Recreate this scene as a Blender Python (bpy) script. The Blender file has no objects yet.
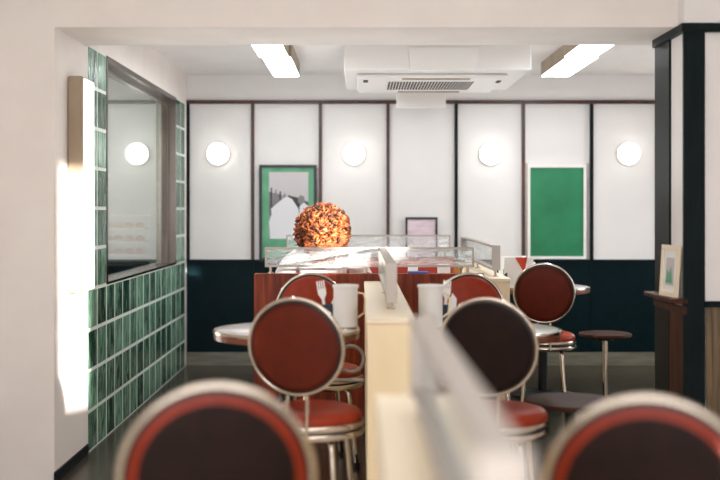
import bpy, math, random
from mathutils import Vector, Matrix, Euler
random.seed(7)
PI = math.pi
sc = bpy.context.scene
COL = sc.collection
V = Vector

# ------------------------------------------------------------------ colours and materials
def lin(r, g, b):
    f = lambda c: (c/255/12.92) if c/255 <= .04045 else ((c/255+.055)/1.055)**2.4
    return (f(r), f(g), f(b), 1)

def mat(name, rgb, rough=.5, metal=0, coat=0, emis=None, estr=0, spec=.5):
    m = bpy.data.materials.new(name); m.use_nodes = True
    b = m.node_tree.nodes['Principled BSDF']
    b.inputs['Base Color'].default_value = lin(*rgb)
    b.inputs['Roughness'].default_value = rough
    b.inputs['Metallic'].default_value = metal
    b.inputs['Coat Weight'].default_value = coat
    b.inputs['Specular IOR Level'].default_value = spec
    if emis:
        b.inputs['Emission Color'].default_value = lin(*emis)
        b.inputs['Emission Strength'].default_value = estr
    return m

def vary(m, c1, c2, scale=(3, 3, 3), nscale=4, detail=4, bump=0, lo=.35, hi=.65, dist=0, island=0, bdist=.01):
    """noise colour between c1 and c2 in object space, with optional bump"""
    nt = m.node_tree; N = nt.nodes; L = nt.links
    b = N['Principled BSDF']
    tc = N.new('ShaderNodeTexCoord'); mp = N.new('ShaderNodeMapping')
    mp.inputs['Scale'].default_value = scale
    no = N.new('ShaderNodeTexNoise'); no.inputs['Scale'].default_value = nscale
    no.inputs['Detail'].default_value = detail; no.inputs['Distortion'].default_value = dist
    cr = N.new('ShaderNodeValToRGB')
    cr.color_ramp.elements[0].position = lo; cr.color_ramp.elements[0].color = lin(*c1)
    cr.color_ramp.elements[1].position = hi; cr.color_ramp.elements[1].color = lin(*c2)
    L.new(tc.outputs['Object'], mp.inputs['Vector']); L.new(mp.outputs['Vector'], no.inputs['Vector'])
    src = no.outputs['Fac']
    if island:
        g = N.new('ShaderNodeNewGeometry')
        no.noise_dimensions = '4D'
        mu = N.new('ShaderNodeMath'); mu.operation = 'MULTIPLY'; mu.inputs[1].default_value = 50
        L.new(g.outputs['Random Per Island'], mu.inputs[0]); L.new(mu.outputs[0], no.inputs['W'])
        a = N.new('ShaderNodeMath'); a.operation = 'MULTIPLY_ADD'
        a.inputs[1].default_value = island; 
        L.new(g.outputs['Random Per Island'], a.inputs[0])
        s = N.new('ShaderNodeMath'); s.operation = 'SUBTRACT'; s.inputs[1].default_value = island/2
        L.new(no.outputs['Fac'], s.inputs[0]); L.new(s.outputs[0], a.inputs[2])
        src = a.outputs[0]
    L.new(src, cr.inputs['Fac']); L.new(cr.outputs['Color'], b.inputs['Base Color'])
    if bump:
        bp = N.new('ShaderNodeBump'); bp.inputs['Strength'].default_value = bump; bp.inputs['Distance'].default_value = bdist
        L.new(no.outputs['Fac'], bp.inputs['Height']); L.new(bp.outputs['Normal'], b.inputs['Normal'])
    return m

M = {}
M['plaster'] = vary(mat('plaster', (232, 224, 218), .75), (230, 222, 216), (236, 229, 223), nscale=1.2)
M['ceiling'] = vary(mat('ceiling_paint', (240, 237, 233), .8), (238, 235, 231), (243, 240, 237), nscale=1)
M['panel'] = vary(mat('wall_panel', (234, 231, 229), .5), (233, 230, 228), (237, 234, 232), nscale=1)
M['dado'] = vary(mat('dado_paint', (6, 26, 30), .45, spec=.12), (0, 21, 26), (2, 27, 32), nscale=5)
M['dark'] = vary(mat('dark_stile', (12, 22, 24), .45, spec=.15), (1, 15, 19), (7, 23, 26), scale=(12, 12, 1))
M['stile'] = vary(mat('brown_stile', (62, 34, 26), .4), (44, 26, 22), (84, 44, 32), scale=(14, 14, 1.2), nscale=3)
M['wood'] = vary(mat('mahogany_wood', (120, 48, 26), .4, spec=.25), (98, 36, 16), (146, 58, 24), scale=(14, 14, 1), nscale=3, bump=.03)
M['wood_dk'] = vary(mat('dark_wood', (70, 42, 28), .45, spec=.2), (44, 24, 16), (86, 46, 28), scale=(9, 9, .9), nscale=3)
M['oak'] = vary(mat('oak_grain', (92, 74, 50), .5), (58, 47, 34), (124, 102, 70), scale=(14, 14, .8), nscale=2.2, dist=1.5)
M['floor'] = vary(mat('floor_wood', (62, 55, 46), .25, spec=.4), (40, 37, 31), (72, 65, 52), scale=(1, 9, 1), nscale=3, bump=.02)
M['basebd'] = vary(mat('baseboard_paint', (112, 110, 96), .35), (98, 96, 84), (126, 122, 106), scale=(1, 1, 8))
M['cream'] = vary(mat('cream_laminate', (240, 220, 180), .45), (238, 217, 176), (243, 225, 188), scale=(2, 2, .6))
M['cream_cap'] = mat('cream_cap', (238, 224, 196), .35)
M['chrome'] = mat('chrome', (204, 192, 178), .1, 1)
M['steel'] = mat('brushed_steel', (176, 168, 160), .38, .85)
M['alu'] = mat('grey_aluminium', (176, 168, 160), .45, .45)
M['vinyl'] = vary(mat('oxblood_vinyl', (144, 46, 20), .42, spec=.25), (138, 42, 18), (152, 50, 22), nscale=6)
M['vinylback_lit'] = vary(mat('lit_brown_vinyl', (92, 33, 18), .45, spec=.15), (88, 31, 17), (97, 35, 19), nscale=6)  # lit copy of the back vinyl, light put into the colour
M['vinylback_shaded'] = vary(mat('shaded_brown_vinyl', (34, 22, 20), .5, spec=.1), (30, 20, 18), (38, 24, 21), nscale=6)  # shaded copy of the same back vinyl
M['piping'] = mat('dark_piping', (28, 20, 18), .4)
M['rubber'] = mat('black_rubber', (20, 20, 20), .7)
M['redvinyl'] = mat('red_vinyl', (168, 52, 34), .4)
M['laminate'] = mat('pale_laminate', (226, 222, 220), .2, coat=.3)
M['iron'] = mat('dark_iron', (18, 24, 26), .4, .3)
M['stooltop'] = vary(mat('walnut_top', (60, 38, 30), .5, spec=.05), (50, 31, 26), (72, 46, 37), scale=(1, 6, 1))
M['white'] = mat('white_plastic', (236, 234, 230), .4)
M['acwhite'] = mat('air_conditioner_plastic', (232, 230, 227), .5)
M['black'] = mat('black_frame', (14, 18, 18), .35)
M['hole'] = mat('vent_dark', (60, 58, 50), .7)
M['tan'] = vary(mat('tan_metal', (160, 142, 122), .45, spec=.3), (150, 132, 110), (172, 154, 134), scale=(1, 1, .5))
M['green'] = vary(mat('green_board', (24, 122, 80), .5), (18, 112, 72), (34, 134, 90), nscale=1.2)
M['matgreen'] = vary(mat('green_mat', (90, 160, 122), .5), (80, 150, 112), (108, 176, 140), nscale=2)
M['print'] = vary(mat('grey_print', (120, 116, 118), .5), (70, 66, 70), (168, 162, 164), scale=(9, 1, 2), nscale=2)
M['printpale'] = mat('print_pale', (196, 190, 192), .5)
M['printdark'] = mat('print_dark', (56, 54, 58), .5)
M['printwhite'] = mat('print_white', (226, 226, 230), .5)
M['printgrey'] = mat('print_grey', (128, 124, 126), .5)
M['pink'] = vary(mat('pink_paper', (226, 204, 214), .6), (214, 186, 200), (236, 222, 228), scale=(1, 1, 4), nscale=5)
M['paper'] = mat('paper', (240, 238, 234), .6)
M['redpaper'] = mat('red_paper', (196, 66, 42), .5)
M['blue'] = mat('blue_plastic', (60, 112, 196), .4)
M['amber'] = mat('amber_jar', (176, 112, 40), .2)
M['navy'] = mat('dark_navy', (24, 38, 56), .4)
M['lamp'] = mat('lamp_glass', (250, 250, 250), .3, emis=(255, 252, 246), estr=3.2)
M['tube'] = mat('fluorescent_diffuser', (250, 250, 250), .4, emis=(246, 252, 255), estr=13)
M['box_side'] = mat('emissive_box_side', (250, 250, 250), .4, emis=(255, 250, 245), estr=1.1)
M['pale_bounce'] = vary(mat('pale_bounce_floor', (214, 204, 190), .6), (208, 198, 184), (220, 211, 198))
M['frame_metal'] = mat('window_frame_metal', (104, 96, 90), .22, 1)
M['edge'] = mat('brown_table_edge', (128, 74, 54), .25, coat=.3)
M['grout'] = mat('white_grout', (218, 226, 218), .6)
M['block'] = vary(mat('green_glass_block', (50, 104, 78), .18, spec=.35), (12, 56, 42), (150, 196, 168), scale=(1, 5, 1.1), nscale=4, detail=2, bump=.5, lo=.3, hi=.8, dist=1.8, island=.32, bdist=.01)
M['skin'] = mat('skin', (226, 176, 150), .5)
M['shirt'] = mat('white_shirt', (242, 240, 238), .8)
M['trousers'] = mat('navy_trousers', (40, 46, 60), .8)
M['hair'] = vary(mat('auburn_hair', (190, 92, 40), .4), (44, 17, 11), (232, 132, 74), scale=(1, 1, 1), nscale=7, lo=.3, hi=.72, island=.45)
M['eye'] = mat('eye_white', (235, 232, 228), .2)
M['lip'] = mat('lip', (180, 90, 80), .4)
M['bread'] = vary(mat('bread_crust', (206, 138, 78), .6), (186, 112, 58), (224, 164, 104), nscale=8)
M['grey'] = mat('pale_grey_paint', (190, 196, 192), .6)

# clear-ish reflecting window pane
def glass_mix(name, fac, tint, rough, white=0., pattern=False):
    m = bpy.data.materials.new(name); m.use_nodes = True
    nt = m.node_tree; N = nt.nodes; L = nt.links; N.clear()
    out = N.new('ShaderNodeOutputMaterial')
    tr = N.new('ShaderNodeBsdfTransparent'); tr.inputs['Color'].default_value = lin(*tint)
    gl = N.new('ShaderNodeBsdfGlossy'); gl.inputs['Roughness'].default_value = rough; gl.inputs['Color'].default_value = lin(240, 240, 239)
    mx = N.new('ShaderNodeMixShader'); mx.inputs[0].default_value = fac
    L.new(tr.outputs[0], mx.inputs[1]); L.new(gl.outputs[0], mx.inputs[2])
    last = mx
    if white:
        df = N.new('ShaderNodeBsdfDiffuse'); df.inputs['Color'].default_value = lin(238, 240, 238)
        m2 = N.new('ShaderNodeMixShader')
        if pattern:
            tc = N.new('ShaderNodeTexCoord'); mp = N.new('ShaderNodeMapping'); mp.inputs['Scale'].default_value = (1.2, 1.2, 4)
            no = N.new('ShaderNodeTexNoise'); no.inputs['Scale'].default_value = 3.5; no.inputs['Detail'].default_value = 3; no.inputs['Distortion'].default_value = 3
            mr = N.new('ShaderNodeMapRange'); mr.inputs['From Min'].default_value = .35; mr.inputs['From Max'].default_value = .65
            mr.inputs['To Min'].default_value = white*.55; mr.inputs['To Max'].default_value = min(.95, white*1.45)
            L.new(tc.outputs['Object'], mp.inputs['Vector']); L.new(mp.outputs[0], no.inputs['Vector'])
            L.new(no.outputs['Fac'], mr.inputs['Value']); L.new(mr.outputs[0], m2.inputs[0])
            bp = N.new('ShaderNodeBump'); bp.inputs['Strength'].default_value = .6; bp.inputs['Distance'].default_value = .01
            L.new(no.outputs['Fac'], bp.inputs['Height']); L.new(bp.outputs[0], gl.inputs['Normal'])
        else:
            m2.inputs[0].default_value = white
        L.new(mx.outputs[0], m2.inputs[1]); L.new(df.outputs[0], m2.inputs[2]); last = m2
    L.new(last.outputs[0], out.inputs[0])
    return m
M['pane'] = glass_mix('window_glass', .54, (232, 236, 234), .015)
M['etched'] = glass_mix('etched_glass', .08, (248, 250, 250), .15, .15, True)

# ------------------------------------------------------------------ mesh builder
class MB:
    def __init__(s): s.v = []; s.f = []; s.m = []; s.M = Matrix()
    def add(s, vs, fs, mi=0):
        n = len(s.v); s.v += [tuple(s.M @ V(p)) for p in vs]
        s.f += [tuple(i+n for i in f) for f in fs]; s.m += [mi]*len(fs); return s
    def box(s, x0, x1, y0, y1, z0, z1, mi=0):
        vs = [(x, y, z) for x in (x0, x1) for y in (y0, y1) for z in (z0, z1)]
        return s.add(vs, [(0, 1, 3, 2), (4, 6, 7, 5), (0, 4, 5, 1), (2, 3, 7, 6), (0, 2, 6, 4), (1, 5, 7, 3)], mi)
    def bbox(s, x0, x1, y0, y1, z0, z1, b, mi=0):
        """box with chamfered edges"""
        vs = []; idx = {}
        xs, ys, zs = (x0, x1), (y0, y1), (z0, z1)
        for i in (0, 1):
            for j in (0, 1):
                for k in (0, 1):
                    sx, sy, sz = (b, -b)[i], (b, -b)[j], (b, -b)[k]
                    for a in range(3):
                        idx[i, j, k, a] = len(vs)
                        vs.append((xs[i]+(sx if a != 0 else 0), ys[j]+(sy if a != 1 else 0), zs[k]+(sz if a != 2 else 0)))
        fs = []
        for i in (0, 1): 
            q = [idx[i, 0, 0, 0], idx[i, 0, 1, 0], idx[i, 1, 1, 0], idx[i, 1, 0, 0]]; fs.append(q if i == 0 else q[::-1])
            q = [idx[0, i, 0, 1], idx[1, i, 0, 1], idx[1, i, 1, 1], idx[0, i, 1, 1]]; fs.append(q if i == 0 else q[::-1])
            q = [idx[0, 0, i, 2], idx[0, 1, i, 2], idx[1, 1, i, 2], idx[1, 0, i, 2]]; fs.append(q if i == 0 else q[::-1])
        for i in (0, 1):
            for j in (0, 1):
                fs.append((idx[i, j, 0, 0], idx[i, j, 1, 0], idx[i, j, 1, 1], idx[i, j, 0, 1]))
                fs.append((idx[i, 0, j, 0], idx[i, 1, j, 0], idx[i, 1, j, 2], idx[i, 0, j, 2]))
                fs.append((idx[0, i, j, 1], idx[1, i, j, 1], idx[1, i, j, 2], idx[0, i, j, 2]))
                for k in (0, 1): fs.append((idx[i, j, k, 0], idx[i, j, k, 1], idx[i, j, k, 2]))
        return s.add(vs, fs, mi)
    def lathe(s, prof, n=32, mi=0, c=(0, 0, 0)):
        """prof: (r, z) list around the z axis"""
        vs = []; fs = []; rows = []
        for r, z in prof:
            if r < 1e-6: rows.append([len(vs)]); vs.append((c[0], c[1], c[2]+z))
            else:
                rows.append(list(range(len(vs), len(vs)+n)))
                vs += [(c[0]+r*math.cos(2*PI*k/n), c[1]+r*math.sin(2*PI*k/n), c[2]+z) for k in range(n)]
        for a, b in zip(rows, rows[1:]):
            for k in range(n):
                q = (k+1) % n
                if len(a) == 1 and len(b) == 1: continue
                if len(a) == 1: fs.append((a[0], b[q], b[k]))
                elif len(b) == 1: fs.append((a[k], a[q], b[0]))
                else: fs.append((a[k], a[q], b[q], b[k]))
        return s.add(vs, fs, mi)
    def tube(s, pts, r, n=10, closed=False, mi=0, taper=None, caps=True):
        P = [V(p) for p in pts]; m = len(P); vs = []; fs = []
        tang = []
        for i in range(m):
            if closed: t = P[(i+1) % m]-P[i-1]
            else: t = P[min(i+1, m-1)]-P[max(i-1, 0)]
            tang.append(t.normalized())
        up = V((0, 0, 1)) if abs(tang[0].z) < .9 else V((1, 0, 0))
        u = (up-tang[0]*up.dot(tang[0])).normalized()
        for i in range(m):
            t = tang[i]; u = (u-t*u.dot(t)).normalized(); w = t.cross(u)
            rr = r*(taper[i] if taper else 1)
            for k in range(n):
                a = 2*PI*k/n; vs.append(P[i]+(u*math.cos(a)+w*math.sin(a))*rr)
        for i in range(m if closed else m-1):
            for k in range(n):
                a, b = i*n+k, i*n+(k+1) % n; j = ((i+1) % m)*n
                fs.append((a, b, j+(k+1) % n, j+k))
        if not closed and caps:
            fs.append(tuple(range(n))[::-1]); fs.append(tuple((m-1)*n+k for k in range(n)))
        return s.add(vs, fs, mi)
    def ball(s, c, r, n=16, mi=0):
        rx, ry, rz = r if isinstance(r, tuple) else (r, r, r)
        h = n//2; old = s.M
        s.M = old @ Matrix.Translation(c) @ Matrix.Diagonal((rx, ry, rz, 1))
        s.lathe([(math.sin(PI*k/h) if 0 < k < h else 0, -math.cos(PI*k/h)) for k in range(h+1)], n, mi)
        s.M = old; return s
    def poly(s, pts, y0, y1, mi=0):
        """xz polygon extruded in y"""
        n = len(pts)
        vs = [(p[0], y0, p[1]) for p in pts]+[(p[0], y1, p[1]) for p in pts]
        fs = [tuple(range(n)), tuple(range(2*n-1, n-1, -1))]+[(i, i+n, (i+1) % n+n, (i+1) % n) for i in range(n)]
        return s.add(vs, fs, mi)
    def build(s, name, mats, parent=None, loc=None, sharp=38):
        me = bpy.data.meshes.new(name); me.from_pydata(s.v, [], s.f)
        for k in (mats if isinstance(mats, (list, tuple)) else [mats]): me.materials.append(M[k])
        me.polygons.foreach_set('material_index', s.m)
        import bmesh
        b = bmesh.new(); b.from_mesh(me); bmesh.ops.recalc_face_normals(b, faces=b.faces); b.to_mesh(me); b.free()
        me.polygons.foreach_set('use_smooth', [True]*len(me.polygons)); me.set_sharp_from_angle(angle=math.radians(sharp))
        o = bpy.data.objects.new(name, me); COL.objects.link(o)
        if loc: o.location = loc
        if parent: o.parent = parent
        return o

def tag(o, label, cat, group=None):
    o['label'] = label; o['category'] = cat
    if group: o['group'] = group
    return o
def thing(name, label, cat, loc=(0, 0, 0), rz=0, group=None):
    o = bpy.data.objects.new(name, None); COL.objects.link(o); o.empty_display_size = .1
    o.location = loc; o.rotation_euler = (0, 0, rz)
    return tag(o, label, cat, group)
def struct(name, mb, mats):
    o = mb.build(name, mats); o['kind'] = 'structure'; return o
def dup(root, loc, rz, label):
    def cp(o, parent):
        c = o.copy(); COL.objects.link(c); c.parent = parent
        for ch in o.children: cp(ch, c)
        return c
    r = cp(root, None); r.location = loc; r.rotation_euler = (0, 0, rz); r['label'] = label
    return r

# ------------------------------------------------------------------ the room (camera at origin looking along +Y, metres)
LX, FY, CZ = -1.33, 8.55, 2.23          # left wall, far wall, ceiling
RX, BY = 3.4, -1.5                      # right wall, wall behind
PX = 1.385                              # side face of the right-hand pillar
struct('floor', MB().box(-3.2, RX+.1, 4.0, FY+.1, -.1, 0), 'floor')
struct('floor', MB().box(-3.2, RX+.1, BY-.1, 4.0, -.1, 0), 'pale_bounce')  # out of view, made pale to bounce light onto the header
struct('ceiling', MB().box(-3.2, RX+.1, 5.37, FY+.1, CZ, CZ+.1), 'ceiling')
struct('ceiling', MB().box(-3.2, RX+.1, BY-.1, 4.84, 2.5, 2.6), 'ceiling')
struct('wall_header', MB().box(-3.2, RX+.1, 4.84, 5.37, 1.986, 2.6), 'plaster')
# left wall: plaster, grout bed and glass blocks round the window opening
w = MB()
w.box(-1.45, LX, 4.84, 5.427, 0, 1.986)
w.box(-1.45, LX, 5.37, 8.427, 2.0, CZ)
w.box(-1.45, LX, 8.427, FY, 0, CZ)
w.box(-3.2, -1.45, 4.84, 4.96, 0, 1.986)
GX = LX
w.box(-1.45, GX, 5.427, 8.427, 0, .8, 1)
w.box(-1.45, GX, 5.427, 5.827, .8, 2.0, 1)
w.box(-1.45, GX, 8.027, 8.427, .8, 2.0, 1)
for i in range(15):
    for j in range(10):
        if 2 <= i < 13 and j >= 4: continue
        y, z = 5.427+i*.2, j*.2
        w.bbox(-1.43, LX+.002, y+.012, y+.188, z+.009, z+.191, .0015, 2)
struct('wall_left', w, ['plaster', 'grout', 'block'])
struct('baseboard_left', MB().box(LX, LX+.008, 4.83, 5.42, 0, .05), 'dark')
# window in the left wall
wf = MB(); y0, y1, z0, z1 = 5.827, 8.027, .8, 2.0
for a in ((y0, y0+.03, z0, z1), (y1-.03, y1, z0, z1), (y0+.03, y1-.03, z1-.03, z1), (y0+.03, y1-.03, z0, z0+.012)):
    wf.box(-1.43, LX+.004, *a)
wf.box(-1.415, -1.375, y0+.03, y0+.045, z0+.012, z1-.03); wf.box(-1.415, -1.375, y1-.075, y1-.03, z0+.012, z1-.03)
wf.box(-1.415, -1.375, y0+.045, y1-.075, z1-.06, z1-.03)
wf.box(-1.39, -1.384, y1-.075, y1-.06, 1.0, 1.9)
win = struct('window_1', wf, 'frame_metal')
pn = MB().box(-1.402, -1.396, y0+.045, y1-.075, z0+.012, z1-.06).build('pane', 'pane', win)
# room seen through that window
b = MB().box(-3.3, -3.2, 4.84, FY+.1, 0, CZ).box(-3.2, -1.45, FY-.06, FY, 0, CZ)
struct('wall_back_room', b, 'grey')
# far wall
struct('wall_far', MB().box(-3.2, RX, FY, FY+.1, 0, CZ), 'panel')
xs = [-1.33, -.823, -.304, .215, .738, 1.254, 1.777, 2.3, 2.82]
tn = [0]
def trim(mb, mats):
    tn[0] += 1; return struct('trim_%d' % tn[0], mb, mats)
for i, x in enumerate(xs):
    if i == 0: mb = MB().box(LX, LX+.022, FY-.03, FY, .805, 2.005)
    else: mb = MB().box(x-.012, x+.012, FY-.03, FY, .805, 2.005)
    trim(mb, 'dark' if i in (0, 4, 6) else 'stile')
trim(MB().box(LX, RX, FY-.036, FY, 2.005, 2.032), 'stile')
d = MB().box(LX, RX, FY-.02, FY, .1, .79).box(LX, RX, FY-.034, FY, .785, .81)
for x in xs[1:]: d.box(x-.008, x+.008, FY-.026, FY-.018, .1, .785)
trim(d, 'dado')
struct('baseboard_far', MB().box(LX, RX, FY-.035, FY, 0, .1), 'basebd')
# walls out of view that close the room, with openings for daylight and slots shaped to aim the sun
wb = MB()
def wall_with_holes(mb, u0, u1, z0, z1, holes, put):
    us = sorted({u0, u1, *[h[0] for h in holes], *[h[1] for h in holes]}); zs = sorted({z0, z1, *[h[2] for h in holes], *[h[3] for h in holes]})
    for a, bb in zip(us, us[1:]):
        for c1, d1 in zip(zs, zs[1:]):
            if any(h[0] <= a and bb <= h[1] and h[2] <= c1 and d1 <= h[3] for h in holes): continue
            put(a, bb, c1, d1)
S1, S2 = 1.6, .2       # the sun travels (-1, S1, -S2)
sx0, sx1 = LX+(4.93+1.5)/S1, LX+(5.5+1.5)/S1
sz = (5.2+1.5)/S1*S2
back_holes = [(-1.9, 1.5, .3, 2.3), (sx0, sx1, .27+sz, 1.36+sz)]
wall_with_holes(wb, -3.2, RX+.1, 0, 2.5, back_holes, lambda a, b_, c1, d1: wb.box(a, b_, BY-.04, BY, c1, d1))
struct('wall_back', wb, 'plaster')
wr = MB()
right_holes = [(.42, .86, 1.70, 1.93), (.22, 1.1, 1.56, 1.68), (6.8, 7.7, .45, 1.75)]  # two slots shaped to aim sun at the person, then an added dining opening
wall_with_holes(wr, BY, FY+.1, 0, 2.5, right_holes, lambda a, b_, c1, d1: wr.box(RX, RX+.03, a, b_, c1, d1))
struct('wall_right', wr, 'plaster')
struct('wall_side', MB().box(-3.3, -3.2, BY-.1, 4.84, 0, 2.5), 'plaster')
struct('wall_sun_block', MB().box(2.8, 7.2, -10, -9.5, 0, 4.2), 'plaster')    # added unseen block that keeps the sun off the shopfront
# pillar and wall to the right
struct('wall_front_right', MB().box(PX+.006, RX, 4.765, 5.2, 0, 1.986).box(PX, RX, 4.75, 4.84, 1.99, 2.5), 'panel')
trim(MB().box(PX-.004, PX+.02, 4.97, 5.21, 0, 1.95), 'dark')
trim(MB().box(PX-.002, PX+.089, 4.75, 4.768, 0, 1.95), 'dark')
trim(MB().box(PX-.014, RX, 4.735, 4.768, 1.95, 1.986).box(PX-.014, PX+.02, 4.768, 5.22, 1.95, 1.986), 'dark')
trim(MB().box(PX-.002, PX+.01, 4.768, 4.97, 0, .775), 'wood_dk')
trim(MB().bbox(PX-.055, PX+.012, 4.742, 5.215, .79, .81, .003).box(PX-.012, PX+.01, 4.745, 5.2, .745, .775), 'wood_dk')
trim(MB().box(PX+.095, RX, 4.753, 4.768, 0, .775), 'oak')
trim(MB().box(PX+.089, RX, 4.74, 4.768, .775, .8), 'dark')

# ------------------------------------------------------------------ ceiling: lights and air conditioner
def fluoro(x, w_, y0, L, label):
    t = thing('ceiling_light', label, 'ceiling light', (x, y0, 2.13), 0, 'rectangular ceiling light boxes')
    t['category'] = 'ceiling light'
    MB().bbox(0, w_, 0, L, .006, .1, .003).build('housing', 'tan', t)
    MB().box(.006, w_-.006, .008, L-.008, 0, .006).build('diffuser', 'tube', t)
fluoro(-.61, .186, 6.865, .98, 'left ceiling light box, the half nearer the far wall')
fluoro(-.625, .186, 5.87, .98, 'left ceiling light box, the half nearer the beam')
fluoro(1.276, .2, 6.865, .98, 'right ceiling light box, the half nearer the far wall')
fluoro(1.255, .2, 5.87, .98, 'right ceiling light box, the half nearer the beam')

t = thing('ceiling_air_conditioner', 'white boxed air conditioner with dark mesh grille hanging under the ceiling', 'air conditioner', (0, 6.67, 2.03))
MB().bbox(-.096, 1.03, 0, 1.11, 0, .199, .008).build('housing', 'acwhite', t)
fp = MB().bbox(-.02, .91, .16, 1.06, -.028, 0, .012).build('cassette_panel', 'acwhite', t)
g = MB().box(.17, .73, .3, .8, -.034, -.026, 0)
for i in range(29):
    for j in range(9):
        x, y = .18+i*.0187, .32+j*.052
        g.box(x, x+.0125, y, y+.036, -.0355, -.034, 1)
g.build('grille', ['acwhite', 'hole'], fp)
MB().box(.26, .68, .185, .225, -.034, -.026).build('air_slot', 'tan', fp)
MB().box(.26, .68, .93, .97, -.034, -.026).build('air_slot', 'tan', fp)
MB().box(.02, .05, .28, .38, -.033, -.027).build('air_slot', 'hole', fp)
MB().box(.86, .885, .3, .4, -.033, -.027).build('air_slot', 'hole', fp)
MB().poly([(.3, -.005), (.68, -.005), (.71, .062), (.71, .13), (.29, .13)][::-1], -.03, -.004).build('deflector', 'white', t)
fl = MB(); fl.M = Matrix.Translation((.42, 1.0, -.03)) @ Matrix.Rotation(math.radians(-18), 4, 'X')
fl.bbox(-.17, .17, -.004, .004, -.115, 0, .002); fl.build('deflector', 'white', t)

# wall lamps
first = None
for i, (px, lab) in enumerate(((-1.088, 'round white wall lamp above the left end of the wall, left of the green poster'), (-.046, 'round white wall lamp above the head of the curly haired person'),
        (1.0, 'round white wall lamp just left of the green board'), (2.057, 'round white wall lamp at the right, beside the dark pillar'))):
    if first is None:
        first = t = thing('wall_lamp', lab, 'wall lamp', (px, FY, 1.62), 0, 'round wall lamps')
        r = MB(); r.M = Matrix.Rotation(PI/2, 4, 'X')
        r.lathe([(0, 0), (.088, 0), (.088, .02), (.08, .024), (0, .024)], 40).build('base', 'steel', t)
        r = MB(); r.M = Matrix.Rotation(PI/2, 4, 'X')
        r.lathe([(.083, .02), (.086, .04), (.083, .06), (.07, .078), (.045, .09), (0, .096)], 40).build('shade', 'lamp', t)
    else: dup(first, (px, FY, 1.62), 0, lab)

# ------------------------------------------------------------------ tall box on the left wall
t = thing('wall_box', 'tall narrow tan metal box with a glowing white side mounted on the left wall', 'wall light', (LX, 5.05, .81))
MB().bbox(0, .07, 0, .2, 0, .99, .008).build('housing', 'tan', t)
MB().bbox(.07, .078, .012, .19, .01, .98, .003).build('diffuser', 'box_side', t)  # white side face with a weak emission

# ------------------------------------------------------------------ framed things
t = thing('framed_poster', 'black framed poster of cooks in white with a green mount, behind the curly hair', 'picture', (-.551, FY-.032, .80))
W2, H = .22, .735
f = MB().box(-W2, -W2+.022, -.02, 0, 0, H).box(W2-.022, W2, -.02, 0, 0, H).box(-W2+.022, W2-.022, -.02, 0, H-.022, H).box(-W2+.022, W2-.022, -.02, 0, 0, .022)
f.build('frame', 'black', t)
MB().box(-W2+.022, W2-.022, -.008, 0, .022, H-.022).build('mount', 'matgreen', t)
p = MB(); px0, px1, pz0, pz1 = -.145, .155, .17, .68
p.box(px0, px1, -.0095, -.008, pz0, pz1, 0)
p.poly([(px0, .53), (px0, pz1), (px1, pz1), (px1, .45), (.06, .49), (-.02, .5)], -.0102, -.0095, 1)
for k in range(5): p.box(px0+.012+k*.034, px0+.024+k*.034, -.0106, -.0102, .43, .56-.014*k, 4 if k % 2 else 2)
p.poly([(.0, .5), (.06, .49), (px1, .45), (px1, .38), (.05, .4)], -.0106, -.0102, 2)
p.poly([(-.135, .17), (-.145, .30), (-.125, .36), (-.13, .40), (-.06, .46), (-.01, .495), (.03, .475), (.08, .40), (.085, .34), (.06, .28), (.055, .17)], -.0112, -.0106, 3)
p.poly([(.085, .34), (.09, .42), (.12, .45), (.155, .42), (.155, .17), (.09, .17), (.07, .27)], -.0111, -.0106, 3)
p.poly([(.075, .45), (.08, .49), (.1, .505), (.125, .49), (.13, .452), (.1, .43)], -.0114, -.0106, 4)
p.poly([(.055, .17), (.06, .26), (.075, .3), (.09, .25), (.088, .17)], -.0118, -.0112, 4)
p.build('print', ['print', 'printpale', 'printdark', 'printwhite', 'printgrey'], t)

t = thing('green_board', 'plain green notice board in a thin pale frame on the far wall', 'board', (1.51, FY-.001, .815))
MB().box(-.225, -.205, -.028, 0, 0, .725).box(.205, .225, -.028, 0, 0, .725).box(-.205, .205, -.028, 0, .7, .725).box(-.205, .205, -.028, 0, 0, .02).build('frame', 'paper', t)
MB().box(-.205, .205, -.016, 0, .02, .7).build('board', 'green', t)
for x in (-.245, .226): MB().box(x, x+.019, -.02, 0, 0, .735).build('side_rail', 'steel', t)

t = thing('picture_frame', 'small black framed pinkish paper standing on the dado ledge of the far wall', 'picture', (.47, FY-.034, .81))
MB().box(-.123, -.107, -.016, 0, 0, .325).box(.107, .123, -.016, 0, 0, .325).box(-.107, .107, -.016, 0, .309, .325).box(-.107, .107, -.016, 0, 0, .016).build('frame', 'black', t)
MB().box(-.107, .107, -.006, 0, .016, .309).build('paper', 'pink', t)

t = thing('picture_frame', 'small pale framed picture leaning on the ledge of the dark pillar', 'picture', (PX-.036, 4.97, .811))
t.rotation_euler = (math.radians(-3.5), 0, math.radians(-84))
MB().box(0, .02, -.014, 0, 0, .225).box(.17, .19, -.014, 0, 0, .225).box(.02, .17, -.014, 0, .205, .225).box(.02, .17, -.014, 0, 0, .02).build('frame', 'cream_cap', t)
t2 = MB().box(.02, .17, -.006, -.001, .02, .205, 0)
t2.build('mount', 'paper', t)
MB().box(.05, .14, -.008, -.006, .05, .17, 0).poly([(.055, .06), (.07, .12), (.09, .1), (.11, .13), (.13, .06)], -.009, -.008, 1).build('print', ['printpale', 'matgreen'], t)

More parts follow.
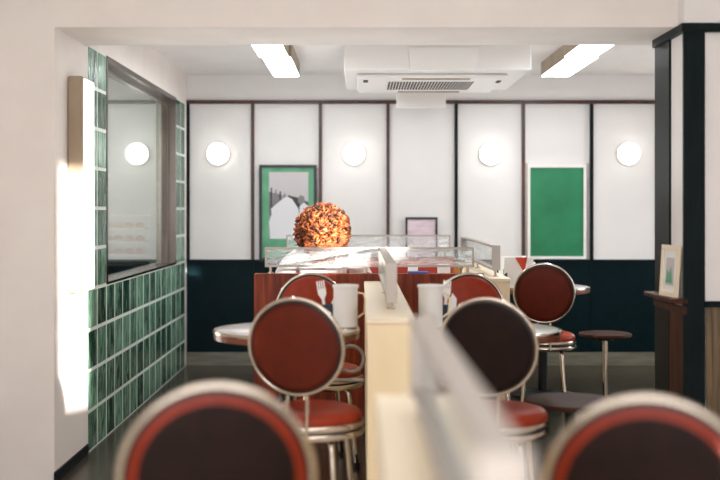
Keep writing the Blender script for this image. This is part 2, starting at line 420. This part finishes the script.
# ------------------------------------------------------------------ chairs
def circ(r, n, z=0): return [(r*math.cos(2*PI*k/n), r*math.sin(2*PI*k/n), z) for k in range(n)]
def make_chair(label, loc, rz):
    t = thing('round_back_chair', label, 'chair', loc, rz, 'round back diner chairs')
    s = MB().lathe([(0, .405), (.172, .405), (.181, .415), (.186, .428), (.184, .441), (.172, .454), (.14, .463), (.08, .469), (0, .471)], 48).build('seat', 'vinyl', t)
    for z in (.408, .378):
        MB().lathe([(.176, z-.011), (.19, z-.011), (.194, z-.006), (.195, z), (.194, z+.006), (.19, z+.011), (.176, z+.011), (.176, z-.011)], 48).build('seat_band', 'chrome', t)
    MB().lathe([(0, .368), (.176, .368), (.176, .404), (0, .404)], 40).build('seat_pan', 'black', t)
    # round back, slightly reclined, centre at y = -.2
    MT = Matrix.Translation((0, -.2, .706)) @ Matrix.Rotation(math.radians(90+7), 4, 'X')
    r = MB(); r.M = MT
    # local +z points to the rear (-Y)
    r.lathe([(0, .017), (.08, .016), (.13, .013), (.143, .0112)], 56, 0)
    r.lathe([(.143, .0112), (.155, .008), (.163, .001), (.163, 0)], 56, 2)
    r.lathe([(.163, 0), (.163, -.006), (.157, -.018), (.14, -.027), (.09, -.034), (0, -.037)], 56, 1)
    r.build('backrest', ['vinylback_lit', 'vinyl', 'vinylback_lit'], t)
    r = MB(); r.M = MT; r.lathe([(.16, .0125), (.166, .0105), (.166, -.0105), (.16, -.012)], 56).build('piping', 'piping', t)
    r = MB(); r.M = MT; r.tube(circ(.1715, 64), .008, 12, True).build('back_ring', 'chrome', t)
    for sx in (-1, 1):
        MB().tube([(sx*.036, -.184, .533), (sx*.036, -.184, .50), (sx*.036, -.186, .43), (sx*.036, -.187, .372)], .0065, 10).build('back_post', 'chrome', t)
    for a in (45, 135, 225, 315):
        a = math.radians(a); c_, s_ = math.cos(a), math.sin(a)
        prof = [(.085, .362), (.11, .366), (.13, .360), (.142, .345), (.148, .32), (.16, .2), (.175, .08), (.185, .012)]
        lg = MB().tube([(r_*c_, r_*s_, z) for r_, z in prof], .0115, 12).build('leg', 'chrome', t)
        MB().lathe([(0, 0), (.015, 0), (.015, .02), (.012, .024), (0, .024)], 14, c=(.1865*c_, .1865*s_, 0)).build('foot_cap', 'rubber', lg)
    return t
def from_back(bx, by, fx, fy):
    """seat centre and yaw for a chair whose back is at (bx,by) and that faces (fx,fy)"""
    l = math.hypot(fx, fy); fx /= l; fy /= l
    return (bx+.2*fx, by+.2*fy, 0), math.atan2(-fx, fy)
cl, cr_ = from_back(-.226, 3.93, .05, .2)
ch = make_chair('round back chair in the middle distance left of the cream divider, back to the viewer', cl, cr_)
for bx, by, fx, fy, lab in (
    (.452, 3.93, .055, .19, 'round back chair right of the grey glass screen, back to the viewer'),
    (-.238, 5.42, .06, -.2, 'chair facing the viewer across the left pale table, in front of the wooden booth'),
    (.535, 5.42, .03, -.2, 'chair facing the viewer across the right pale table, behind the white canister'),
    (1.07, 6.46, .03, .2, 'round back chair at the far right table, below the green board'),
    (-.257, 2.0, -.02, .2, 'blurred foreground chair at the bottom left'),
    (.485, 1.87, .04, .2, 'blurred foreground chair at the bottom right')):
    l_, r_ = from_back(bx, by, fx, fy)
    c_ = dup(ch, l_, r_, lab)
    if (bx > .3 or by < 3) and bx < 1:           # these get the dark brown copy, shade put into the colour
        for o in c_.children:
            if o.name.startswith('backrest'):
                o.data = o.data.copy(); o.data.materials[0] = M['vinylback_shaded']
                o.data.materials[2] = M['vinyl'] if by < 3 else M['vinylback_shaded']

# ------------------------------------------------------------------ round tables
def make_table(label, loc, bracket):
    t = thing('round_table', label, 'table', loc, 0, 'round pedestal tables')
    MB().lathe([(0, .664), (.29, .664), (.29, .699), (.288, .7), (0, .7)], 64).build('tabletop', 'laminate', t)
    MB().lathe([(.288, .662), (.297, .664), (.2985, .668), (.2985, .688)], 64).build('edge_band', 'edge', t)
    MB().lathe([(.2985, .688), (.3005, .689), (.3015, .694), (.3, .700), (.296, .702), (.288, .7015)], 64).build('rim', 'chrome', t)
    MB().lathe([(0, .64), (.09, .64), (.09, .664), (0, .664)], 30).build('mounting_plate', 'iron', t)
    MB().lathe([(.03, .03), (.03, .64)], 24).build('column', 'iron', t)
    MB().lathe([(0, 0), (.2, 0), (.2, .012), (.05, .035), (0, .035)], 40).build('base', 'iron', t)
    if bracket:
        MB().tube([(.16, .12, .47), (.318, .12, .47)], .008, 10).tube([(.03, 0, .47), (.1, .1, .47), (.16, .12, .47)], .008, 10).build('brace', 'steel', t)
        MB().tube([(.318-.055+.055*math.cos(a*PI/16), .12, .56+.055*math.sin(a*PI/16)) for a in range(32)], .0075, 10, True).build('brace_ring', 'steel', t)
    return t
make_table('pale round table left of the cream divider, with a canister on it', (-.302, 4.58, 0), True)
tb = make_table('pale round table right of the cream divider, behind the dark chair back', (.53, 4.6, 0), False)
dup(tb, (1.175, 7.15, 0), 0, 'pale round table at the far right, under the green board')

# stools
def make_stool(label, loc, r):
    t = thing('pedestal_stool', label, 'stool', loc, 0, 'dark topped pedestal stools')
    MB().lathe([(0, .428), (r-.01, .428), (r, .434), (r, .444), (r-.004, .45), (0, .45)], 56).build('seat', 'stooltop', t)
    MB().lathe([(0, .408), (.05, .408), (.05, .428), (0, .428)], 24).build('seat_plate', 'iron', t)
    return t
t = make_stool('low round dark walnut stool between the dark chair back and the right foreground chair', (.822, 4.34, 0), .18)
MB().lathe([(.024, .03), (.024, .408)], 20).build('column', 'iron', t); MB().lathe([(0, 0), (.14, 0), (.14, .01), (.04, .03), (0, .03)], 36).build('base', 'iron', t)
t = make_stool('low round dark stool on a chrome pole against the dark dado', (1.475, 6.69, 0), .158)
MB().lathe([(.016, .02), (.016, .408)], 20).build('column', 'chrome', t); MB().lathe([(0, 0), (.13, 0), (.13, .008), (.03, .02), (0, .02)], 36).build('base', 'iron', t)

# ------------------------------------------------------------------ dividers
def divider(label, x0, x1, y0, y1, h):
    t = thing('low_divider', label, 'divider', ((x0+x1)/2, y0, 0), 0, 'cream low dividers')
    w_ = (x1-x0)/2; L = y1-y0
    MB().box(-w_+.004, w_-.004, .005, L, .06, h-.022).build('body', 'cream', t)
    MB().box(-w_+.012, w_-.012, .012, L-.01, 0, .06).build('plinth', 'dark', t)
    MB().bbox(-w_, w_, 0, L, h-.022, h, .003).build('top', 'cream_cap', t)
    return t
divider('cream low divider down the middle with its end facing the viewer', .022, .2, 4.01, 6.1, .80)
divider('nearest cream low divider, under the big blurred glass screen', .032, .2, .7, 2.35, .80)
divider('short cream divider end right of the wooden booth', .715, .86, 6.35, FY-.04, .80)

def glass_screen(label, loc, rz, L, zb, zt, th, feet, drop):
    """runs along local +x from 0 to L, standing on posts"""
    t = thing('glass_screen', label, 'glass screen', loc, rz, 'etched glass screens')
    e = .012; h = th/2
    f = MB().bbox(0, e, -h, h, zb, zt, .002).bbox(L-e, L, -h, h, zb, zt, .002).box(e, L-e, -h*.8, h*.8, zt-e, zt).box(e, L-e, -h*.8, h*.8, zb, zb+e)
    f.build('frame', 'alu', t)
    MB().box(e, L-e, -.004, .004, zb+e, zt-e).build('pane', 'etched', t)
    for x in feet:
        MB().lathe([(0, 0), (.018, 0), (.018, .006), (.008, .008), (.008, drop+.003)], 14, c=(x, 0, zb-drop)).build('post', 'chrome', t)
    return t
glass_screen('etched glass screen running away along the middle cream divider', (.122, 4.3, .80), PI/2, 1.78, .03, .185, .044, (.09, .9, 1.7), .03)
glass_screen('large blurred grey glass screen in the right foreground', (.122, .95, .80), PI/2, 1.2, .03, .185, .05, (.1, .6, 1.12), .03)
glass_screen('etched glass screen on the short divider right of the booth', (.79, 6.45, .80), PI/2, 2.0, .04, .185, .05, (.03, 1.0, 1.9), .04)

# ------------------------------------------------------------------ booth
bt = thing('booth_bench', 'mahogany panelled booth bench whose back faces the viewer', 'bench', (.05, 6.2, 0), 0, 'booth benches')
MB().bbox(-.633, .633, -.09, -.03, 0, .84, .003).build('back_panel', 'wood', bt)
MB().bbox(-.633, .633, .1, .5, .34, .44, .02).build('seat', 'redvinyl', bt)
MB().bbox(-.62, .62, -.028, .1, .36, .8, .02).build('backrest', 'redvinyl', bt)
MB().box(-.62, .62, -.02, .46, 0, .34).build('plinth', 'wood_dk', bt)
glass_screen('etched glass screen along the top of the mahogany booth panel', (-.525, 6.14, .84), 0, 1.155, .035, .145, .02, (.03, .56, 1.12), .035)
b2 = thing('booth_bench', 'far booth bench with a red back, seen below the glass screens', 'bench', (.07, 7.72, 0), 0, 'booth benches')
MB().bbox(-.6, .6, .1, .16, 0, .86, .003).build('back_panel', 'wood', b2)
MB().bbox(-.6, .6, -.02, .098, .36, .83, .02).build('backrest', 'redvinyl', b2)
MB().bbox(-.6, .6, -.4, -.02, .34, .44, .02).build('seat', 'redvinyl', b2)
MB().box(-.59, .59, -.36, .1, 0, .34).build('plinth', 'wood_dk', b2)
glass_screen('farther glass screen on the back of the red booth bench', (-.52, 7.85, .86), 0, 1.16, .035, .155, .02, (.03, .58, 1.12), .035)
bt = thing('booth_table', 'pale rectangular booth table in front of the seated person', 'table', (.1, 6.8, 0))
MB().bbox(-.6, .58, 0, .46, .672, .7, .004).build('tabletop', 'laminate', bt)
MB().box(.2, .26, .2, .26, .02, .672).build('column', 'iron', bt); MB().box(.03, .43, .08, .38, 0, .02).build('base', 'iron', bt)

# small things on the booth table and ledges
tag(MB().bbox(-.037, .037, -.04, .04, 0, .155, .004).build('napkin_box', 'white', loc=(.52, 6.9, .7)), 'square white box on the booth table, right end', 'box')
def jar(name, label, cat, loc, r, h, m, cap):
    t = thing(name, label, cat, loc)
    MB().lathe([(0, 0), (r, 0), (r, h*.75), (r*.7, h*.86), (r*.7, h*.88)], 20).build('body', m, t)
    MB().lathe([(r*.74, h*.86), (r*.74, h), (0, h)], 20).build('cap', cap, t)
jar('condiment_jar', 'small amber jar beside the square white box', 'jar', (.6, 6.93, .7), .02, .155, 'amber', 'piping')
jar('condiment_jar', 'pale cream jar at the right end of the booth table', 'jar', (.65, 6.9, .7), .019, .15, 'cream', 'cream_cap')
tag(MB().bbox(-.06, .05, -.016, .016, 0, .012, .003).build('notepad', 'blue', loc=(.325, 6.145, .84)), 'blue flat notepad lying on the booth ledge under the glass screen', 'notepad')
tag(MB().bbox(-.03, .03, -.03, .03, 0, .15, .004).build('napkin_box', 'paper', loc=(.33, 6.95, .7)), 'white paper box on the booth table, behind the blue notepad', 'box')

# canisters and cutlery on the round tables
def canister(label, loc):
    t = thing('canister', label, 'canister', loc, 0, 'white canisters on the pale tables')
    MB().lathe([(0, 0), (.049, 0), (.05, .006), (.05, .165), (.052, .17), (.052, .176), (.046, .176), (.046, .155), (0, .155)], 40).build('body', 'white', t)
    MB().lathe([(.05, .0), (.056, .0), (.056, .006), (.05, .008)], 40).build('base_ring', 'chrome', t)
    MB().lathe([(.0525, .166), (.055, .17), (.055, .178), (.0525, .18), (.051, .178)], 40).build('rim', 'white', t)
    n = MB()
    for k in range(3): n.M = Matrix.Rotation(.5*k, 4, 'Z'); n.poly([(-.03, .155), (-.026, .178), (0, .186-.004*k), (.028, .176), (.03, .155)], -.006+.012*(k-1), -.002+.012*(k-1))
    n.build('napkins', 'paper', t)
    MB().tube([(.05, .03, .145), (.075, .035, .14), (.082, .036, .115), (.078, .036, .06), (.05, .03, .04)], .004, 8).build('handle', 'cream', t)
canister('white canister on the left pale table, against the cream divider', (-.06, 4.62, .7))
canister('white canister on the right pale table, left of the dark chair back', (.293, 4.62, .7))
def caddy(label, loc, side):
    t = thing('cutlery_caddy', label, 'caddy', loc, 0, 'dark cutlery caddies')
    c = MB(); a = .021
    c.box(-a, a, -a, -a+.003, 0, .09).box(-a, a, a-.003, a, 0, .09).box(-a, -a+.003, -a+.003, a-.003, 0, .09).box(a-.003, a, -a+.003, a-.003, 0, .09).box(-a, a, -a, a, 0, .004)
    c.build('holder', 'navy', t)
def fork(label, loc, tilt, roll):
    f = MB(); pts = []
    f.bbox(-.005, .005, -.002, .002, 0, .1, .001)
    f.poly([(-.005, .1), (-.014, .12), (-.014, .14), (.014, .14), (.014, .12), (.005, .1)], -.002, .002)
    for k in range(4): f.box(-.014+k*.0075, -.0095+k*.0075, -.002, .002, .14, .172)
    o = f.build('fork', 'white', loc=loc); o.rotation_euler = (tilt, roll, .2); o.scale = (1.25, 1.25, 1.08)
    tag(o, label, 'fork', 'forks in the caddies')
caddy('dark cutlery caddy beside the white canister on the left table', (-.137, 4.72, .7), 1)
fork('white fork standing in the caddy on the left table', (-.140, 4.717, .706), 0, math.radians(-9))
caddy('dark cutlery caddy beside the white canister on the right table', (.352, 4.72, .7), 1)
fork('white fork standing in the caddy on the right table', (.356, 4.718, .706), 0, math.radians(5))
for lab, x in (('folded white napkin beside the fork on the left table', -.108), ('folded white napkin beside the fork on the right table', .392)):
    n = MB().poly([(-.012, 0), (-.02, .08), (.004, .135), (.022, .11), (.014, 0)], -.003, .003); n.poly([(-.012, 0), (-.008, .1), (.016, .12), (.014, 0)], .004, .008)
    tag(n.build('napkin', 'paper', loc=(x, 4.76, .7)), lab, 'napkin', 'folded napkins')
# far right table
t = thing('menu_folder', 'standing white folded menu with a red corner on the far right table', 'menu', (.98, 6.98, .7), math.radians(8))
a = MB(); a.M = Matrix.Rotation(math.radians(12), 4, 'X'); a.box(-.085, .1, -.002, .002, 0, .2).build('cover', 'paper', t)
a = MB(); a.M = Matrix.Translation((0, .085, 0)) @ Matrix.Rotation(math.radians(-12), 4, 'X'); a.box(-.085, .1, -.002, .002, 0, .2).build('cover', 'paper', t)
a = MB(); a.M = Matrix.Rotation(math.radians(12), 4, 'X'); a.poly([(-.02, .2), (.06, .2), (.045, .1)], -.004, -.002).build('red_corner', 'redpaper', t)
tag(MB().bbox(-.03, .03, -.03, .03, 0, .17, .004).build('napkin_box', 'white', loc=(.95, 7.2, .7)), 'white box behind the menu on the far right table', 'box')
t = thing('cup', 'red and white paper cup right of the standing menu', 'cup', (1.075, 7.03, .7))
MB().lathe([(0, 0), (.026, 0), (.034, .16), (.031, .16), (.024, .005), (0, .005)], 24).build('body', 'paper', t); MB().lathe([(.0315, .07), (.0345, .13)], 24).build('band', 'redpaper', t)
tag(MB().bbox(-.012, .012, -.012, .012, 0, .12, .003).build('salt_shaker', 'navy', loc=(.91, 6.96, .7)), 'small dark navy shaker in front of the white menu', 'shaker')

# ------------------------------------------------------------------ back room seen through the window
t = thing('bread_rack', 'pale rack of bread seen through the left window', 'rack', (-1.7, 7.9, 0))
r = MB()
for z in (.873, .967, 1.06, 1.154): MB().box(-.16, .17, 0, .2, z-.008, z).build('shelf', 'white', t)
for x in (-.16, .16): MB().box(x, x+.01, .19, .2, 0, 1.2).build('upright', 'white', t)
pb = None; k = 0
desc = ('top', 'middle', 'bottom')
pos = ('at its left end', 'second from its left end', 'second from its right end', 'at its right end')
for zi, z in enumerate((1.06, .967, .873)):
    for xi in range(4):
        lab = 'bread roll on the %s shelf of the rack, %s' % (desc[zi], pos[xi])
        loc = (-1.7-.11+xi*.076, 8.0, z+.001)
        if pb is None:
            mb = MB(); mb.M = Matrix.Diagonal((1, 1.3, 1, 1)); mb.lathe([(0, 0), (.022, 0), (.031, .01), (.031, .022), (.022, .036), (0, .042)], 16)
            pb = mb.build('bread_roll', 'bread'); pb.location = loc; tag(pb, lab, 'bread', 'bread rolls on the rack')
        else:
            c = pb.copy(); COL.objects.link(c); c.location = loc; c['label'] = lab
t = thing('darkener', 'dark block added behind the left window to darken the lower pane', 'darkener', (-2.3, 7.2, 0))  # added so the foot of the pane looks dark
MB().box(-.7, .82, .0, .55, 0, .80).build('body', 'dark', t); MB().bbox(-.72, .83, -.02, .57, .80, .83, .004).build('block_top', 'dark', t)

# ------------------------------------------------------------------ the person
def skin_obj(name, verts, edges, m, parent, lvl=2, root=0):
    """verts: (x,y,z,r) ; (x,y,z,(rx,ry))"""
    me = bpy.data.meshes.new(name); me.from_pydata([v[:3] for v in verts], edges, [])
    o = bpy.data.objects.new(name, me); COL.objects.link(o); o.parent = parent
    me.materials.append(M[m])
    sk = o.modifiers.new('skin', 'SKIN'); sk.use_smooth_shade = True
    for i, v in enumerate(verts):
        r_ = v[3]; me.skin_vertices[0].data[i].radius = r_ if isinstance(r_, tuple) else (r_, r_)
        me.skin_vertices[0].data[i].use_root = (i == root)
    sb = o.modifiers.new('sub', 'SUBSURF'); sb.levels = lvl; sb.render_levels = lvl
    dg = bpy.context.evaluated_depsgraph_get(); ev = o.evaluated_get(dg)
    nm = bpy.data.meshes.new_from_object(ev)
    o.modifiers.clear(); o.data = nm
    if not nm.materials: nm.materials.append(M[m])
    for p_ in nm.polygons: p_.use_smooth = True
    return o
P = thing('person', 'person with curly auburn hair and white shirt seated with back to the viewer', 'person', (-.215, 6.455, .03))
vs = []; es = []
def chain(pts, start=None):
    i0 = start
    for p in pts:
        vs.append(p); k = len(vs)-1
        if i0 is not None: es.append((i0, k))
        i0 = k
    return i0
pel = chain([(0, 0, .53, (.13, .1))])
chest = chain([(0, .015, .64, (.115, .09)), (0, .02, .76, (.13, .09)), (0, .015, .86, (.12, .075))], pel)
neck = chain([(0, .02, .925, .055), (0, .03, .99, .05)], chest)
chain([(0, .045, 1.06, (.07, .085)), (0, .05, 1.12, (.075, .09)), (0, .05, 1.165, .05)], neck)
for s_ in (-1, 1):
    e = chain([(s_*.13, .015, .875, .056), (s_*.185, .02, .85, .052), (s_*.235, .08, .76, .044), (s_*.25, .16, .70+.045, .038), (s_*.2, .3, .745, .032), (s_*.13, .42, .735, .024), (s_*.11, .46, .728, (.03, .016)), (s_*.1, .495, .725, (.03, .014))], chest)
    for k in range(4):
        off = (k-1.5)*.018
        l_ = (.05, .062, .066, .056)[k]
        chain([(s_*(.1)+off, .505, .726, .009), (s_*(.095)+off*1.1, .51+l_*.5, .73, .0085), (s_*.09+off*1.1, .51+l_, .722, .0075)], e)
    chain([(s_*.085, .455, .725, .011), (s_*.06, .485, .722, .009), (s_*.055, .505, .718, .008)], e-1)
    chain([(s_*.09, .03, .525, .085), (s_*.1, .2, .53, .078), (s_*.1, .43, .53, .06), (s_*.1, .455, .44, .056), (s_*.1, .44, .25, .048), (s_*.1, .43, .09, .036), (s_*.1, .46, .05, .04), (s_*.1, .54, .035, .03)], pel)
skin_obj('body', vs, es, 'skin', P)
def sub(vl, name, m):
    global vs, es
    vs = []; es = []
vs = []; es = []
a = chain([(0, 0, .54, (.15, .118))]); a = chain([(0, .015, .65, (.142, .112)), (0, .02, .76, (.152, .108)), (0, .015, .855, (.142, .092)), (0, .02, .92, (.075, .066))], a); ch_ = a-1
for s_ in (-1, 1):
    chain([(s_*.135, .015, .88, .068), (s_*.19, .02, .85, .068), (s_*.24, .08, .76, .06), (s_*.252, .16, .747, .05), (s_*.205, .29, .747, .043)], ch_)
skin_obj('shirt', vs, es, 'shirt', P)
vs = []; es = []
a = chain([(0, .01, .53, (.15, .115))])
for s_ in (-1, 1): chain([(s_*.09, .03, .53, .098), (s_*.1, .2, .535, .09), (s_*.1, .43, .535, .072), (s_*.1, .457, .44, .068), (s_*.1, .44, .25, .06), (s_*.1, .43, .1, .052)], a)
skin_obj('trousers', vs, es, 'trousers', P)
for s_ in (-1, 1):
    MB().ball((s_*.1, .49, .036), (.046, .12, .036)).build('shoe', 'piping', P)
    MB().ball((s_*.032, .133, 1.1), .013, 12).build('eye', 'eye', P)
    MB().ball((s_*.082, .045, 1.09), (.012, .02, .03), 12).build('ear', 'skin', P)
MB().ball((0, .15, 1.075), (.014, .02, .025), 12).build('nose', 'skin', P)
MB().ball((0, .135, 1.035), (.026, .01, .009), 12).build('mouth', 'lip', P)
# hair: a dense head of curls
hb = MB(); hc = V((-.003, .015, 1.042))
R = V((.145, .13, .138))
hb.ball(hc+V((0, -.01, .0)), (.132, .108, .127), 24)
hb.ball((0, -.03, .95), (.1, .06, .09), 20)
def curl(c_, ax, rad, turns, length, th):
    ax = ax.normalized(); up = V((random.random()-.5, random.random()-.5, random.random()-.5)); u = (up-ax*up.dot(ax)).normalized(); w_ = ax.cross(u)
    n = int(turns*7)+1; pts = []
    for i in range(n):
        k_ = i/(n-1); an = turns*2*PI*k_; rr = rad*(.7+.3*math.sin(PI*k_))
        pts.append(c_+ax*(length*(k_-.5))+u*rr*math.cos(an)+w_*rr*math.sin(an))
    hb.tube(pts, th, 5, taper=[.6+.4*math.sin(PI*i/(n-1)) for i in range(n)])
random.seed(11); n_ = 0
while n_ < 520:
    d_ = V((random.gauss(0, 1), random.gauss(0, 1), random.gauss(0, 1))).normalized()
    if d_.y > .55 and d_.z < .45: continue          # keep the face free
    k_ = random.uniform(.9, 1.1)
    p_ = hc+V((d_.x*R.x*k_, d_.y*R.y*k_, d_.z*R.z*k_))
    ax = d_.cross(V((random.gauss(0, 1), random.gauss(0, 1), random.gauss(0, 1)))) if random.random() < .55 else V((random.gauss(0, .35), random.gauss(0, .35), -1))
    curl(p_, ax, random.uniform(.01, .02), random.uniform(1.2, 2.2), random.uniform(.02, .045), random.uniform(.004, .0075)); n_ += 1
for k in range(190):                                # curls falling down the neck to the shoulders
    an = random.uniform(PI*.98, PI*2.02)
    z = random.uniform(.86, .99); rx = .1-.02*(0.98-z)/.12
    curl(V((rx*random.uniform(.4, 1.08)*math.cos(an), -.04+.062*math.sin(an), z)), V((random.gauss(0, .25), random.gauss(0, .25), -1)), random.uniform(.008, .014), random.uniform(1.5, 2.6), random.uniform(.03, .06), random.uniform(.003, .005))
hb.build('hair', 'hair', P, sharp=80)

# ------------------------------------------------------------------ light
def area(name, loc, rot, sx, sy, e, col=(1, 1, 1), portal=False):
    l = bpy.data.lights.new(name, 'AREA'); l.shape = 'RECTANGLE'; l.size = sx; l.size_y = sy; l.energy = e; l.color = col
    o = bpy.data.objects.new(name, l); COL.objects.link(o); o.location = loc; o.rotation_euler = rot
    if portal: l.cycles.is_portal = True
    return o
wd = bpy.data.worlds.new('sky'); sc.world = wd; wd.use_nodes = True
bg = wd.node_tree.nodes['Background']; bg.inputs[0].default_value = (.98, .97, 1.0, 1); bg.inputs[1].default_value = 4.8
area('shopfront_portal', (-.2, BY-.03, 1.3), (-PI/2, 0, 0), 3.4, 2.0, 1, portal=True)
sn = bpy.data.lights.new('sun', 'SUN'); sn.energy = 20; sn.angle = math.radians(.6); sn.color = (1, .95, .89)
so = bpy.data.objects.new('sun', sn); COL.objects.link(so)
so.rotation_euler = V((-1, S1, -S2)).to_track_quat('-Z', 'Y').to_euler()
for lx in (-.52, 1.37): area('fluorescent_lamp', (lx, 6.86, 2.125), (0, 0, 0), .16, 1.9, 9, (1, .98, .97))
area('side_opening_portal', (RX+.02, 7.25, 1.1), (0, PI/2, 0), 1.3, .9, 1, portal=True)  # added opening out of view, brings daylight to the dining ceiling
area('front_fill', (0, 2.6, 2.48), (0, 0, 0), 2.4, 2.4, 27, (1, .97, .95))  # added fill with no fitting, brightens the front room
area('dining_fill_up', (.1, 6.4, 1.25), (PI, 0, 0), 2.3, 3.4, 14.5, (.93, .975, 1))  # added upward fill for the dining ceiling, no lamp body
area('back_room_fill', (-2.2, 7, 2.2), (0, 0, 0), 1.2, 2.4, 40, (.96, 1, .98))  # added unseen fill that brightens the room behind the pane
area('bread_rack_fill', (-1.75, 7.4, 1.7), (math.radians(40), 0, 0), .4, .3, 9, (1, .9, .78))  # added unseen light so the bread reads through the pane

# ------------------------------------------------------------------ camera
cd = bpy.data.cameras.new('camera'); cam = bpy.data.objects.new('camera', cd); COL.objects.link(cam)
cam.location = (0, 0, 1.19); cam.rotation_euler = (PI/2, 0, 0)
cd.sensor_width = 36; cd.lens = 1112*36/720; cd.shift_y = -30/720; cd.clip_start = .05
cd.dof.use_dof = True; cd.dof.focus_distance = 6.0; cd.dof.aperture_fstop = 1.7
sc.camera = cam
sc.view_settings.view_transform = 'Standard'; sc.view_settings.look = 'None'
sc.view_settings.exposure = 0; sc.view_settings.gamma = 1
